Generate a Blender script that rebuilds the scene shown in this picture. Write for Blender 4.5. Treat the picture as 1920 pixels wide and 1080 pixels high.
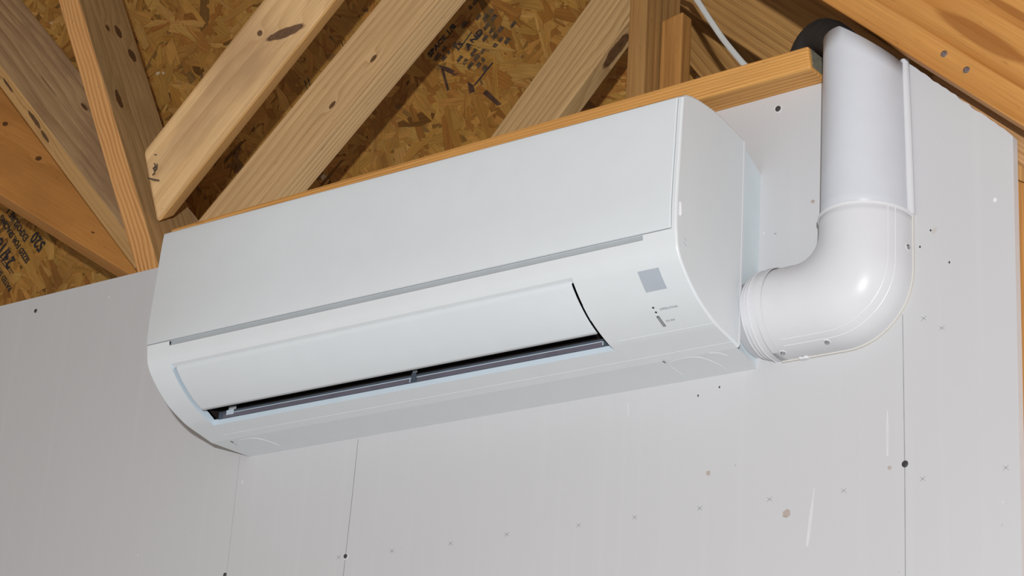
import bpy, bmesh, math, random
from mathutils import Vector, Matrix
from mathutils.bvhtree import BVHTree

for o in list(bpy.data.objects):
    bpy.data.objects.remove(o)
random.seed(7)
SC = bpy.context.scene
COL = SC.collection

# ------------------------------------------------------------------ camera
# wall surface is y = 0, the room lies at y < 0; the unit's lower left corner is the origin
FPX = 3916.62
CP = Vector((2.15966, -2.10367, -0.87202))
YAW, PITCH, ROLL = -0.67008, 0.37333, 0.06868
CF = Vector((math.sin(YAW) * math.cos(PITCH), math.cos(YAW) * math.cos(PITCH), math.sin(PITCH)))
_rt = Vector((math.cos(YAW), -math.sin(YAW), 0))
_up = _rt.cross(CF)
CR = _rt * math.cos(ROLL) + _up * math.sin(ROLL)
CU = -_rt * math.sin(ROLL) + _up * math.cos(ROLL)
cam = bpy.data.objects.new('camera', bpy.data.cameras.new('camera'))
COL.objects.link(cam)
cam.data.sensor_width = 36.0
cam.data.lens = FPX / 1920 * 36.0
cam.data.clip_start = 0.05
M = Matrix((CR, CU, -CF)).transposed().to_4x4()
M.translation = CP
cam.matrix_world = M
SC.camera = cam

# ------------------------------------------------------------------ light and exposure
W_ = bpy.data.worlds.new('world')
SC.world = W_
W_.use_nodes = True
W_.node_tree.nodes['Background'].inputs[0].default_value = (1.0, 0.95, 0.91, 1)
W_.node_tree.nodes['Background'].inputs[1].default_value = 0.52


def area_light(name, loc, target, power, size, color):
    l = bpy.data.lights.new(name, 'AREA')
    l.shape = 'DISK'
    l.size = size
    l.energy = power
    l.color = color
    o = bpy.data.objects.new(name, l)
    COL.objects.link(o)
    o.location = loc
    o.rotation_euler = (Vector(target) - Vector(loc)).to_track_quat('-Z', 'Y').to_euler()
    return o


# the photographer's strobe, on a stand just behind and above the camera
area_light('camera_flash', CP + CU * 0.40 - CF * 1.0 - CR * 0.05, (0.25, 0.0, 0.10), 112.0, 0.06, (0.955, 0.98, 1.0))

SC.view_settings.view_transform = 'Standard'
SC.view_settings.look = 'None'
SC.view_settings.exposure = 0.06
SC.view_settings.gamma = 1.0
SC.view_settings.use_curve_mapping = False


# ------------------------------------------------------------------ pixel helpers
def ray(px):
    return (CF * FPX + CR * (px[0] - 960) + CU * (540 - px[1])).normalized()


def un(px, y=None, x=None, z=None):
    d = ray(px)
    if y is not None:
        t = (y - CP.y) / d.y
    elif x is not None:
        t = (x - CP.x) / d.x
    else:
        t = (z - CP.z) / d.z
    return CP + d * t


def onplane(px, p, n):
    d = ray(px)
    return CP + d * ((p - CP).dot(n) / d.dot(n))


def proj(p):
    d = p - CP
    z = d.dot(CF)
    return (960 + FPX * d.dot(CR) / z, 540 - FPX * d.dot(CU) / z)


# ------------------------------------------------------------------ object helpers
def tag(o, label=None, cat=None, group=None, kind=None):
    if label: o['label'] = label
    if cat: o['category'] = cat
    if group: o['group'] = group
    if kind: o['kind'] = kind
    return o


def link(o, parent=None):
    COL.objects.link(o)
    if parent is not None:
        o.parent = parent
        o.matrix_parent_inverse = Matrix.Identity(4)
        # parents built here sit at plain translations / matrices
        o.matrix_parent_inverse = parent.matrix_basis.inverted()
    return o


def mesh_obj(name, verts, faces, mat, parent=None, smooth=False, fix=True):
    me = bpy.data.meshes.new(name)
    me.from_pydata([tuple(v) for v in verts], [], faces)
    if fix:
        bm = bmesh.new()
        bm.from_mesh(me)
        bmesh.ops.remove_doubles(bm, verts=bm.verts, dist=1e-6)
        bmesh.ops.recalc_face_normals(bm, faces=bm.faces)
        bm.to_mesh(me)
        bm.free()
    if smooth is not False:
        for p in me.polygons: p.use_smooth = True
        ang = 40 if smooth is True else smooth
        try:
            me.set_sharp_from_angle(angle=math.radians(ang))
        except Exception:
            pass
    if mat: me.materials.append(mat)
    return link(bpy.data.objects.new(name, me), parent)


def bevel(o, w=0.002, seg=2):
    m = o.modifiers.new('bevel', 'BEVEL')
    m.width = w
    m.segments = seg
    m.limit_method = 'ANGLE'
    return o


def box_vf(x0, x1, y0, y1, z0, z1):
    v = [(x, y, z) for x in (x0, x1) for y in (y0, y1) for z in (z0, z1)]
    f = [(0, 1, 3, 2), (4, 6, 7, 5), (0, 4, 5, 1), (2, 3, 7, 6), (0, 2, 6, 4), (1, 5, 7, 3)]
    return v, f


def box(name, b, mat, parent=None, bev=0.0):
    v, f = box_vf(*b)
    o = mesh_obj(name, v, f, mat, parent)
    if bev: bevel(o, bev)
    return o


def prism(name, poly, d, mat, parent=None):
    """poly: list of 3-D points, extruded by vector d"""
    n = len(poly)
    d = Vector(d)
    v = [Vector(p) for p in poly] + [Vector(p) + d for p in poly]
    f = [tuple(range(n)), tuple(range(2 * n - 1, n - 1, -1))]
    f += [(i, (i + 1) % n, n + (i + 1) % n, n + i) for i in range(n)]
    return mesh_obj(name, v, f, mat, parent)


def empty(name, loc):
    o = bpy.data.objects.new(name, None)
    o.empty_display_size = 0.05
    o.location = loc
    COL.objects.link(o)
    return o


def tube_vf(path, rad, seg=12, flat=1.0, cap=True):
    """round tube along a path; rad number or list"""
    path = [Vector(p) for p in path]
    n = len(path)
    rr = rad if isinstance(rad, (list, tuple)) else [rad] * n
    v, f = [], []
    prev = None
    for i, p in enumerate(path):
        t = (path[min(i + 1, n - 1)] - path[max(i - 1, 0)]).normalized()
        if prev is None:
            a = Vector((0, 1, 0)) if abs(t.y) < 0.8 else Vector((1, 0, 0))
        else:
            a = prev
        s = (a - t * a.dot(t)).normalized()
        prev = s
        b = t.cross(s)
        for k in range(seg):
            an = 2 * math.pi * k / seg
            v.append(p + s * (rr[i] * math.cos(an) * flat) + b * (rr[i] * math.sin(an)))
    for i in range(n - 1):
        for k in range(seg):
            k2 = (k + 1) % seg
            f.append((i * seg + k, i * seg + k2, (i + 1) * seg + k2, (i + 1) * seg + k))
    if cap:
        f.append(tuple(range(seg)))
        f.append(tuple(range((n - 1) * seg, n * seg)))
    return v, f


def smooth_path(pts, sub=8):
    pts = [Vector(p) for p in pts]
    out = []
    n = len(pts)
    for i in range(n - 1):
        p0, p1, p2, p3 = pts[max(i - 1, 0)], pts[i], pts[i + 1], pts[min(i + 2, n - 1)]
        for k in range(sub):
            t = k / sub
            out.append(0.5 * ((2 * p1) + (p2 - p0) * t + (2 * p0 - 5 * p1 + 4 * p2 - p3) * t * t + (3 * p1 - p0 - 3 * p2 + p3) * t ** 3))
    out.append(pts[-1])
    return out


def disc_dome(name, pos, normal, r, h, mat, parent, seg=14, rings=3):
    """screw head: low dome with a cross slot ring of faces"""
    n = Vector(normal).normalized()
    a = n.orthogonal().normalized()
    b = n.cross(a)
    v, f = [], []
    for i in range(rings + 1):
        q = i / rings
        rr = r * math.cos(q * math.pi / 2 * 0.82)
        hh = h * math.sin(q * math.pi / 2)
        for k in range(seg):
            an = 2 * math.pi * k / seg
            v.append(Vector(pos) + a * rr * math.cos(an) + b * rr * math.sin(an) + n * hh)
    for i in range(rings):
        for k in range(seg):
            k2 = (k + 1) % seg
            f.append((i * seg + k, i * seg + k2, (i + 1) * seg + k2, (i + 1) * seg + k))
    # recessed drive
    base = len(v)
    for k in range(seg):
        an = 2 * math.pi * k / seg
        v.append(Vector(pos) + (a * math.cos(an) + b * math.sin(an)) * r * 0.12 + n * h * 0.35)
    for k in range(seg):
        k2 = (k + 1) % seg
        f.append((rings * seg + k, rings * seg + k2, base + k2, base + k))
    f.append(tuple(range(base, base + seg)))
    return mesh_obj(name, v, f, mat, parent, smooth=30)


# ------------------------------------------------------------------ materials
class NT:
    def __init__(s, name):
        s.m = bpy.data.materials.new(name)
        s.m.use_nodes = True
        s.t = s.m.node_tree
        s.b = s.t.nodes['Principled BSDF']

    def n(s, kind, **kw):
        nd = s.t.nodes.new(kind)
        for k, v in kw.items():
            if k.startswith('i_'):
                nd.inputs[int(k[2:])].default_value = v
            else:
                setattr(nd, k, v)
        return nd

    def l(s, a, b):
        s.t.links.new(a, b)

    def math(s, op, a, b=None, c=None, clamp=False):
        nd = s.t.nodes.new('ShaderNodeMath')
        nd.operation = op
        nd.use_clamp = clamp
        for i, q in enumerate((a, b, c)):
            if q is None: continue
            if hasattr(q, 'links'):
                s.l(q, nd.inputs[i])
            else:
                nd.inputs[i].default_value = q
        return nd.outputs[0]

    def mix(s, fac, a, b, mode='MIX'):
        nd = s.t.nodes.new('ShaderNodeMix')
        nd.data_type = 'RGBA'
        nd.blend_type = mode
        for i, q in ((0, fac), (6, a), (7, b)):
            if hasattr(q, 'links'):
                s.l(q, nd.inputs[i])
            else:
                nd.inputs[i].default_value = q if not isinstance(q, tuple) else (*q[:3], 1)
        return nd.outputs[2]

    def ramp(s, fac, stops):
        nd = s.t.nodes.new('ShaderNodeValToRGB')
        cr = nd.color_ramp
        while len(cr.elements) < len(stops): cr.elements.new(0.5)
        for e, (p, c) in zip(cr.elements, stops):
            e.position = p
            e.color = (*c, 1) if isinstance(c, tuple) else (c, c, c, 1)
        s.l(fac, nd.inputs[0])
        return nd.outputs[0]

    def noise(s, vec, scale, detail=3, rough=0.5, dist=0.0):
        nd = s.t.nodes.new('ShaderNodeTexNoise')
        nd.inputs['Scale'].default_value = scale
        nd.inputs['Detail'].default_value = detail
        nd.inputs['Roughness'].default_value = rough
        nd.inputs['Distortion'].default_value = dist
        s.l(vec, nd.inputs['Vector'])
        return nd.outputs['Fac']

    def mapping(s, vec, loc=(0, 0, 0), scale=(1, 1, 1), rot=(0, 0, 0)):
        nd = s.t.nodes.new('ShaderNodeMapping')
        nd.inputs['Location'].default_value = loc
        nd.inputs['Scale'].default_value = scale
        nd.inputs['Rotation'].default_value = rot
        s.l(vec, nd.inputs['Vector'])
        return nd.outputs[0]

    def bump(s, h, strength=0.2, dist=0.001):
        nd = s.t.nodes.new('ShaderNodeBump')
        nd.inputs['Strength'].default_value = strength
        nd.inputs['Distance'].default_value = dist
        s.l(h, nd.inputs['Height'])
        s.l(nd.outputs[0], s.b.inputs['Normal'])


def plain(name, col, rough=0.5, metal=0.0, var=0.04, spec=0.5, scale=30):
    t = NT(name)
    tc = t.n('ShaderNodeTexCoord').outputs['Object']
    nz = t.noise(tc, scale, 3)
    lo = tuple(c * (1 - var) for c in col)
    hi = tuple(min(1, c * (1 + var)) for c in col)
    t.l(t.ramp(nz, [(0.3, lo), (0.7, hi)]), t.b.inputs['Base Color'])
    t.b.inputs['Roughness'].default_value = rough
    t.b.inputs['Metallic'].default_value = metal
    t.b.inputs['Specular IOR Level'].default_value = spec
    return t.m


def wood(name, light, dark, freq=130, pith=(0.05, 0.06), seed=0.0, fibre=0.35, blotch=None, blotch_amt=0.5,
         knots=(), late=0.75, rough=0.62, wob=0.012, swirl=1.6, stains=(), stain_col=(0.30, 0.11, 0.022)):
    """solid timber: growth rings round a pith that runs along local x, fibres, stains and knots"""
    light, dark = [(min(1, c[0] * 1.05), c[1] * 0.965, c[2] * 0.80) for c in (light, dark)]
    if blotch: blotch = (blotch[0] * 1.05, blotch[1] * 0.965, blotch[2] * 0.80)
    t = NT(name)
    tc = t.n('ShaderNodeTexCoord').outputs['Object']
    p = t.mapping(tc, loc=(seed, 0, 0))
    rr = t.mapping(tc, loc=(0, pith[0], pith[1]), scale=(0.0, 1, 1))
    ln = t.n('ShaderNodeVectorMath', operation='LENGTH')
    t.l(rr, ln.inputs[0])
    r = ln.outputs['Value']
    w1 = t.noise(t.mapping(p, scale=(swirl, 9, 9)), 1.0, 2)
    r = t.math('ADD', r, t.math('MULTIPLY', t.math('SUBTRACT', w1, 0.5), wob * 2))
    kmasks = []
    for (k, R, rot) in knots:
        mp = t.mapping(t.mapping(tc, loc=tuple(-q for q in k)), rot=rot)
        mp = t.mapping(mp, scale=tuple(1 / R[i] for i in range(3)))
        nzv = t.noise(t.mapping(tc, scale=(60, 60, 60)), 1.0, 2)
        l2 = t.n('ShaderNodeVectorMath', operation='LENGTH')
        t.l(mp, l2.inputs[0])
        d = t.math('ADD', l2.outputs['Value'], t.math('MULTIPLY', t.math('SUBTRACT', nzv, 0.5), 0.7))
        g = t.math('POWER', 2.718, t.math('MULTIPLY', t.math('MULTIPLY', d, d), -0.22))
        r = t.math('ADD', r, t.math('MULTIPLY', g, 0.016))
        kmasks.append(d)
    ph = t.math('FRACT', t.math('MULTIPLY', r, freq))
    ring = t.ramp(ph, [(0.0, 0.0), (0.35, 0.12), (late, 0.75), (0.93, 1.0), (1.0, 0.0)])
    w2 = t.noise(t.mapping(p, scale=(2.5, 14, 14)), 1.0, 3)
    amt = t.ramp(w2, [(0.3, 0.35), (0.75, 1.0)])
    ringa = t.math('MULTIPLY', ring, amt)
    col = t.mix(ringa, light, dark)
    fb = t.noise(t.mapping(p, scale=(7, 520, 520)), 1.0, 4, 0.6)
    fc = t.ramp(fb, [(0.32, 1 - fibre), (0.62, 1.06)])
    col = t.mix(1.0, col, fc, 'MULTIPLY')
    bz = t.noise(t.mapping(p, loc=(seed * 3 + 4, 2, 1), scale=(3.0, 11, 11)), 1.0, 4, 0.55)
    if blotch:
        bf = t.math('MULTIPLY', t.ramp(bz, [(0.48, 0.0), (0.70, 1.0)]), blotch_amt)
        col = t.mix(bf, col, blotch)
    spk = t.noise(t.mapping(p, scale=(40, 160, 160)), 1.0, 2)
    col = t.mix(t.math('MULTIPLY', t.ramp(spk, [(0.66, 0.0), (0.76, 1.0)]), 0.35), col, tuple(c * 0.45 for c in dark))
    for (k, R) in stains:
        mp = t.mapping(t.mapping(tc, loc=tuple(-q for q in k)), scale=tuple(1 / R[i] for i in range(3)))
        l3 = t.n('ShaderNodeVectorMath', operation='LENGTH')
        t.l(mp, l3.inputs[0])
        wz_ = t.noise(t.mapping(p, scale=(9, 60, 60)), 1.0, 2)
        ds = t.math('ADD', l3.outputs['Value'], t.math('MULTIPLY', t.math('SUBTRACT', wz_, 0.5), 0.5))
        col = t.mix(t.math('MULTIPLY', t.ramp(ds, [(0.75, 1.0), (1.0, 0.0)]), 0.8), col, stain_col)
    for d in kmasks:
        kr = t.ramp(t.math('FRACT', t.math('MULTIPLY', d, 2.6)), [(0.0, 0.0), (0.6, 0.5), (1.0, 0.0)])
        kc = t.mix(kr, (0.055, 0.022, 0.009), (0.17, 0.075, 0.028))
        m2 = t.ramp(d, [(0.80, 1.0), (1.05, 0.0)])
        col = t.mix(t.math('MULTIPLY', m2, 0.92), col, kc)
    t.l(col, t.b.inputs['Base Color'])
    t.b.inputs['Roughness'].default_value = rough
    t.b.inputs['Specular IOR Level'].default_value = 0.3
    h = t.math('ADD', t.math('MULTIPLY', ringa, 0.5), fb)
    t.bump(h, 0.25, 0.0012)
    return t.m


def drywall_mat():
    t = NT('drywall_paper')
    tc = t.n('ShaderNodeTexCoord').outputs['Object']
    big = t.noise(tc, 1.7, 4)
    col = t.ramp(big, [(0.25, (0.505, 0.502, 0.510)), (0.75, (0.535, 0.535, 0.548))])
    # faint vertical paper streaks
    st = t.noise(t.mapping(tc, scale=(40, 1, 0.9)), 1.0, 3)
    col = t.mix(t.math('MULTIPLY', t.ramp(st, [(0.55, 0.0), (0.8, 1.0)]), 0.12), col, (0.70, 0.70, 0.70))
    # small brown stains and specks of dirt
    sp = t.noise(tc, 34, 2)
    col = t.mix(t.math('MULTIPLY', t.ramp(sp, [(0.745, 0.0), (0.80, 1.0)]), 0.45), col, (0.44, 0.36, 0.27))
    s2 = t.noise(t.mapping(tc, loc=(3, 1, 7)), 95, 1)
    col = t.mix(t.math('MULTIPLY', t.ramp(s2, [(0.785, 0.0), (0.82, 1.0)]), 0.6), col, (0.17, 0.16, 0.16))
    s3 = t.noise(t.mapping(tc, loc=(9, 4, 2), scale=(1.0, 1.0, 0.6)), 60, 1)
    col = t.mix(t.math('MULTIPLY', t.ramp(s3, [(0.79, 0.0), (0.82, 1.0)]), 0.7), col, (0.84, 0.84, 0.84))
    t.l(col, t.b.inputs['Base Color'])
    t.b.inputs['Roughness'].default_value = 0.75
    t.b.inputs['Specular IOR Level'].default_value = 0.35
    t.bump(t.noise(tc, 420, 3), 0.05, 0.0006)
    return t.m


def osb_mat():
    t = NT('strand_board')
    at = t.n('ShaderNodeVertexColor', layer_name='strand').outputs['Color']
    uv = t.n('ShaderNodeUVMap', uv_map='fibre').outputs[0]
    fb = t.noise(t.mapping(uv, scale=(14, 420, 1)), 1.0, 4, 0.6)
    fc = t.ramp(fb, [(0.30, 0.62), (0.66, 1.12)])
    col = t.mix(1.0, at, fc, 'MULTIPLY')
    tc = t.n('ShaderNodeTexCoord').outputs['Object']
    bl = t.noise(tc, 9, 4)
    col = t.mix(t.math('MULTIPLY', t.ramp(bl, [(0.5, 0.0), (0.75, 1.0)]), 0.45), col, (0.16, 0.075, 0.02))
    t.l(col, t.b.inputs['Base Color'])
    t.b.inputs['Roughness'].default_value = 0.55
    t.b.inputs['Specular IOR Level'].default_value = 0.35
    t.bump(fb, 0.3, 0.001)
    return t.m


M_DRY = drywall_mat()
M_GYP = plain('gypsum_edge', (0.66, 0.68, 0.72), 0.85)
M_PLASTIC = plain('white_plastic', (0.665, 0.695, 0.715), 0.34, var=0.01, spec=0.4)
M_PANEL = plain('panel_plastic', (0.655, 0.69, 0.715), 0.30, var=0.01, spec=0.4)
M_LIP = plain('lip_plastic', (0.54, 0.63, 0.70), 0.4, var=0.02)
M_GREY = plain('grey_plastic_and_shade', (0.42, 0.45, 0.47), 0.45, var=0.02)
M_SENSOR = plain('sensor_grey', (0.40, 0.44, 0.49), 0.35, var=0.02)
M_CAV = plain('outlet_black', (0.022, 0.017, 0.015), 0.5, var=0.2)
M_VANE = plain('vane_blue_grey', (0.075, 0.09, 0.115), 0.4, var=0.1)
M_VANE2 = plain('vane_purple_grey', (0.135, 0.125, 0.155), 0.4, var=0.1)
M_BLK = plain('black_mark', (0.02, 0.02, 0.022), 0.4)
M_PRINT = plain('grey_print', (0.33, 0.34, 0.36), 0.6)
M_DUCT = plain('duct_plastic', (0.615, 0.618, 0.64), 0.30, var=0.012, spec=0.16)
M_DUCT2 = plain('duct_cover_plastic', (0.575, 0.592, 0.635), 0.34, var=0.015, spec=0.2)
M_RIDGE = plain('duct_ridge', (0.69, 0.69, 0.71), 0.35, var=0.01)
M_SCREW = plain('zinc_screw', (0.42, 0.43, 0.45), 0.3, metal=0.9, var=0.15)
M_DSCREW = plain('phosphate_screw', (0.06, 0.06, 0.065), 0.45, metal=0.4, var=0.3)
M_NAIL = plain('steel_nail', (0.16, 0.15, 0.14), 0.45, metal=0.7, var=0.3)
M_RUBBER = plain('foam_insulation', (0.022, 0.02, 0.02), 0.7, var=0.25, scale=60)
M_CABLE = plain('cable_white', (0.56, 0.57, 0.55), 0.5, var=0.05)
M_INK = plain('stamp_ink', (0.022, 0.018, 0.022), 0.7, var=0.5, scale=120)
M_FADE = plain('faded_ink', (0.085, 0.055, 0.03), 0.7, var=0.5, scale=150)
M_DSTR = plain('dark_strand', (0.075, 0.035, 0.02), 0.7, var=0.4, scale=90)
M_PENCIL = plain('pencil', (0.28, 0.28, 0.29), 0.8, var=0.2)
M_XMARK = plain('faint_print', (0.37, 0.37, 0.38), 0.8, var=0.1)
M_FLOOR = plain('concrete', (0.42, 0.39, 0.36), 0.8, var=0.12, scale=4)
M_TORN = plain('torn_paper', (0.60, 0.60, 0.605), 0.9, var=0.05)
M_STAIN = plain('glue_stain', (0.40, 0.34, 0.30), 0.8, var=0.12, scale=200)

# ------------------------------------------------------------------ the setting
fl = box('floor', (-3.2, 4.2, -4.5, 0.9, -2.5, -2.4), M_FLOOR)
tag(fl, 'plain grey concrete floor of the room below the wall', 'floor', kind='structure')

# drywall sheet with the sloped cut under the roof on its right
dw = [(-3.2, -2.4), (1.2285, -2.4), (1.2300, -0.30), (1.2325, 0.236), (1.2215, 0.2483), (1.0965, 0.3690), (1.0925, 0.3725), (0.9, 0.3725), (0.818, 0.3713),
      (-0.24, 0.350), (-0.70, 0.3535), (-3.2, 0.372)]
# ragged cut along the slope
ra, rb = Vector((1.2215, 0.2483)), Vector((1.0965, 0.3690))
rag = []
rnd = random.Random(3)
for k in range(1, 22):
    q = ra.lerp(rb, k / 22)
    e = rnd.uniform(-0.0011, 0.0011)
    rag.append((q.x + e * 0.7, q.y + e * 0.7))
dw = dw[:5] + rag + dw[5:]
n = len(dw)
vv = [(x, 0.0, z) for x, z in dw] + [(x, 0.0125, z) for x, z in dw]
wall = mesh_obj('wall_back', vv, [tuple(range(n)), tuple(range(2 * n - 1, n - 1, -1))] +
                [(i, (i + 1) % n, n + (i + 1) % n, n + i) for i in range(n)], M_DRY)
wall.data.materials.append(M_GYP)
for p in wall.data.polygons:
    if abs(p.normal.y) < 0.5: p.material_index = 1
tag(wall, 'pale grey drywall sheet with a sloped cut under the roof timber', 'wall', kind='structure')


def wall_strip(name, pts, w, mat, lift=0.00025):
    v, f = [], []
    pts = [Vector((p[0], 0, p[1])) for p in pts]
    for i, p in enumerate(pts):
        t = (pts[min(i + 1, len(pts) - 1)] - pts[max(i - 1, 0)]).normalized()
        s = Vector((t.z, 0, -t.x)) * (w[i] if isinstance(w, list) else w) * 0.5
        v += [p + s + Vector((0, -lift, 0)), p - s + Vector((0, -lift, 0)), p - s + Vector((0, 0.0004, 0)), p + s + Vector((0, 0.0004, 0))]
    for i in range(len(pts) - 1):
        a, b = 4 * i, 4 * i + 4
        for k in range(4):
            f.append((a + k, a + (k + 1) % 4, b + (k + 1) % 4, b + k))
    f += [(0, 1, 2, 3), (4 * len(pts) - 4, 4 * len(pts) - 3, 4 * len(pts) - 2, 4 * len(pts) - 1)]
    return mesh_obj(name, v, f, mat, wall)


wall_strip('pencil_line', [(0.2337, -0.004), (0.2325, -0.10), (0.2305, -0.18), (0.229, -0.26), (0.228, -0.5)], 0.0010, M_PENCIL)
wall_strip('pencil_line', [(0.0003, 0.003), (0.0012, -0.18), (0.0018, -0.35)], 0.00065, M_XMARK)
wall_strip('pencil_line', [(1.0873, 0.035), (1.0892, -0.15), (1.0893, -0.32), (1.0893, -0.5)], 0.00085, M_PENCIL)
# row of faint printed crosses for the fasteners
xs_px = [(635, 1045), (735, 1033), (845, 1019), (950, 1002), (1085, 985), (1190, 970), (1312, 953), (1443, 936), (1582, 920), (1730, 898), (1886, 877),
         (1766, 615), (1732, 597)]
for q in xs_px:
    c = un(q, y=0)
    for s in (-1, 1):
        wall_strip('printed_mark', [(c.x - 0.0034, c.z - s * 0.0026), (c.x + 0.0034, c.z + s * 0.0026)], 0.0008, M_XMARK)
for q, r in (((1475, 963), 0.0062), ((1328, 887), 0.0036), ((1524, 378), 0.0034), ((1668, 877), 0.0028)):
    c = un(q, y=0)
    rr_ = random.Random(q[0])
    k = 12
    poly = [(c.x + math.cos(a * math.tau / k) * r * rr_.uniform(0.7, 1.15), -0.0003, c.z + math.sin(a * math.tau / k) * r * rr_.uniform(0.6, 1.0)) for a in range(k)]
    prism('glue_stain', poly, (0, 0.0006, 0), M_STAIN, wall)
for q, q2, w in (((1527, 915), (1513, 1025), 0.0045), ((1664, 770), (1664, 855), 0.0035), ((1178, 755), (1178, 782), 0.0012)):
    a, b = un(q, y=0), un(q2, y=0)
    wall_strip('scrape_mark', [(a.x, a.z), ((a.x + b.x) / 2, (a.z + b.z) / 2), (b.x, b.z)], [0.001, w, w * 0.7], M_TORN)
for q in ((1309, 742), (1349, 726), (1745, 432), (1725, 463), (1780, 492)):
    c = un(q, y=0)
    prism('dirt_speck', [(c.x - 0.0012, -0.0004, c.z), (c.x, -0.0004, c.z + 0.0018), (c.x + 0.0012, -0.0004, c.z + 0.0004), (c.x + 0.0003, -0.0004, c.z - 0.0018)],
          (0, 0.0008, 0), M_BLK, wall)
for q, r in (((648, 1043), 0.0034), ((422, 1078), 0.0034), ((1697, 870), 0.0042), ((1459, 204), 0.0042), ((67, 583), 0.0036)):
    c = un(q, y=0)
    k = 14
    rr_ = random.Random(q[1])
    if q[0] in (1459, 648):
        poly = [(c.x + 0.0005 + math.cos(a * math.tau / k) * r * rr_.uniform(1.25, 1.7), -0.0003, c.z - 0.0003 + math.sin(a * math.tau / k) * r * rr_.uniform(1.2, 1.6)) for a in range(k)]
        prism('torn_paper', poly, (0, 0.0006, 0), M_TORN, wall)
    disc_dome('drywall_screw', (c.x, -0.0003, c.z), (0, -1, 0), r, 0.0012, M_DSCREW, wall)

# unseen roof decks over the rafters, added to block ambient light and darken the attic
deck_m = plain('roof_deck_board', (0.30, 0.17, 0.06), 0.7, var=0.3)
rs = -0.9006
zr = lambda x: 0.4636 + (x - 0.994) * rs + 0.352
xr_ = -1.25
for nm, (xa, xb) in (('shade_roof_right', (xr_, 1.75)), ('shade_roof_left', (xr_, -4.2))):
    za = zr(xr_)
    zb_ = zr(xb) if xb > xr_ else za + (xb - xr_) * 0.9
    dk = mesh_obj(nm, [(xa, -4.5, za), (xb, -4.5, zb_), (xb, 0.5, zb_), (xa, 0.5, za), (xa, -4.5, za + 0.015), (xb, -4.5, zb_ + 0.015), (xb, 0.5, zb_ + 0.015), (xa, 0.5, za + 0.015)],
                  [(0, 1, 2, 3), (7, 6, 5, 4), (0, 4, 5, 1), (1, 5, 6, 2), (2, 6, 7, 3), (3, 7, 4, 0)], deck_m)
    tag(dk, 'unseen sloping roof deck added above the rafters to block ambient light', 'ceiling', kind='structure')

# ------------------------------------------------------------------ strand board gable behind the timbers
OY = 0.46
gable = box('wall_gable', (-2.1, 1.5, OY, OY + 0.012, 0.0, 3.2), plain('strand_board_base', (0.20, 0.10, 0.03), 0.7, var=0.3), None)  # unseen upper part raised to stop ambient light leaking in
tag(gable, 'brown strand board sheathing behind the roof timbers', 'wall', kind='structure')


def build_strands():
    rn = random.Random(11)
    v, f, cols, uvs = [], [], [], []
    pal = [(0.40, 0.20, 0.050), (0.37, 0.18, 0.042), (0.43, 0.225, 0.06), (0.34, 0.155, 0.036), (0.41, 0.21, 0.054), (0.29, 0.12, 0.027), (0.45, 0.25, 0.075), (0.38, 0.19, 0.046)]
    for i in range(15000):
        x, z = rn.uniform(-1.75, 1.1), rn.uniform(0.32, 1.62)
        L = rn.choice([rn.uniform(0.04, 0.09), rn.uniform(0.07, 0.17), rn.uniform(0.07, 0.15), rn.uniform(0.015, 0.04)])
        w = rn.uniform(0.006, 0.034) * (0.5 if L < 0.04 else 1)
        an = rn.gauss(2.45, 0.55) if rn.random() < 0.75 else rn.uniform(0, math.pi)
        ca, sa = math.cos(an), math.sin(an)
        dep = rn.uniform(0.0004, 0.0022)
        pts = [(-L / 2, -w / 2 * rn.uniform(0.2, 1)), (L * rn.uniform(-0.2, 0.2), -w / 2), (L / 2, -w / 2 * rn.uniform(0.1, 1)),
               (L / 2 * rn.uniform(0.8, 1), w / 2 * rn.uniform(0.3, 1)), (L * rn.uniform(-0.2, 0.2), w / 2), (-L / 2 * rn.uniform(0.8, 1), w / 2 * rn.uniform(0.3, 1))]
        tx, tz = rn.gauss(0, 0.010), rn.gauss(0, 0.035)
        b = len(v)
        c = rn.choice(pal)
        k = rn.uniform(0.86, 1.12)
        if rn.random() < 0.05: k *= 0.45
        if rn.random() < 0.006: c, k = (0.55, 0.44, 0.32), 1.0
        k *= 1.10
        c = (c[0] * k, c[1] * k * rn.uniform(0.93, 1.04), c[2] * k * 0.85, 1)
        ou, ov = rn.uniform(0, 50), rn.uniform(0, 50)
        for (a, e) in pts:
            v.append((x + a * ca - e * sa, OY - dep + a * tx + e * tz, z + a * sa + e * ca))
            uvs.append((a + ou, e + ov))
        f.append(tuple(range(b, b + 6)))
        cols += [c] * 6
    me = bpy.data.meshes.new('wood_strands')
    me.from_pydata(v, [], f)
    ca_ = me.color_attributes.new('strand', 'FLOAT_COLOR', 'CORNER')
    uvl = me.uv_layers.new(name='fibre')
    for li, lp in enumerate(me.loops):
        ca_.data[li].color = cols[lp.vertex_index]
        uvl.data[li].uv = uvs[lp.vertex_index]
    bm = bmesh.new()
    bm.from_mesh(me)
    for fc in bm.faces:
        if fc.normal.y > 0: fc.normal_flip()
    bm.to_mesh(me)
    bm.free()
    me.materials.append(osb_mat())
    o = link(bpy.data.objects.new('wood_strands', me), gable)
    o['kind'] = 'stuff'
    return o


build_strands()


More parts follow.
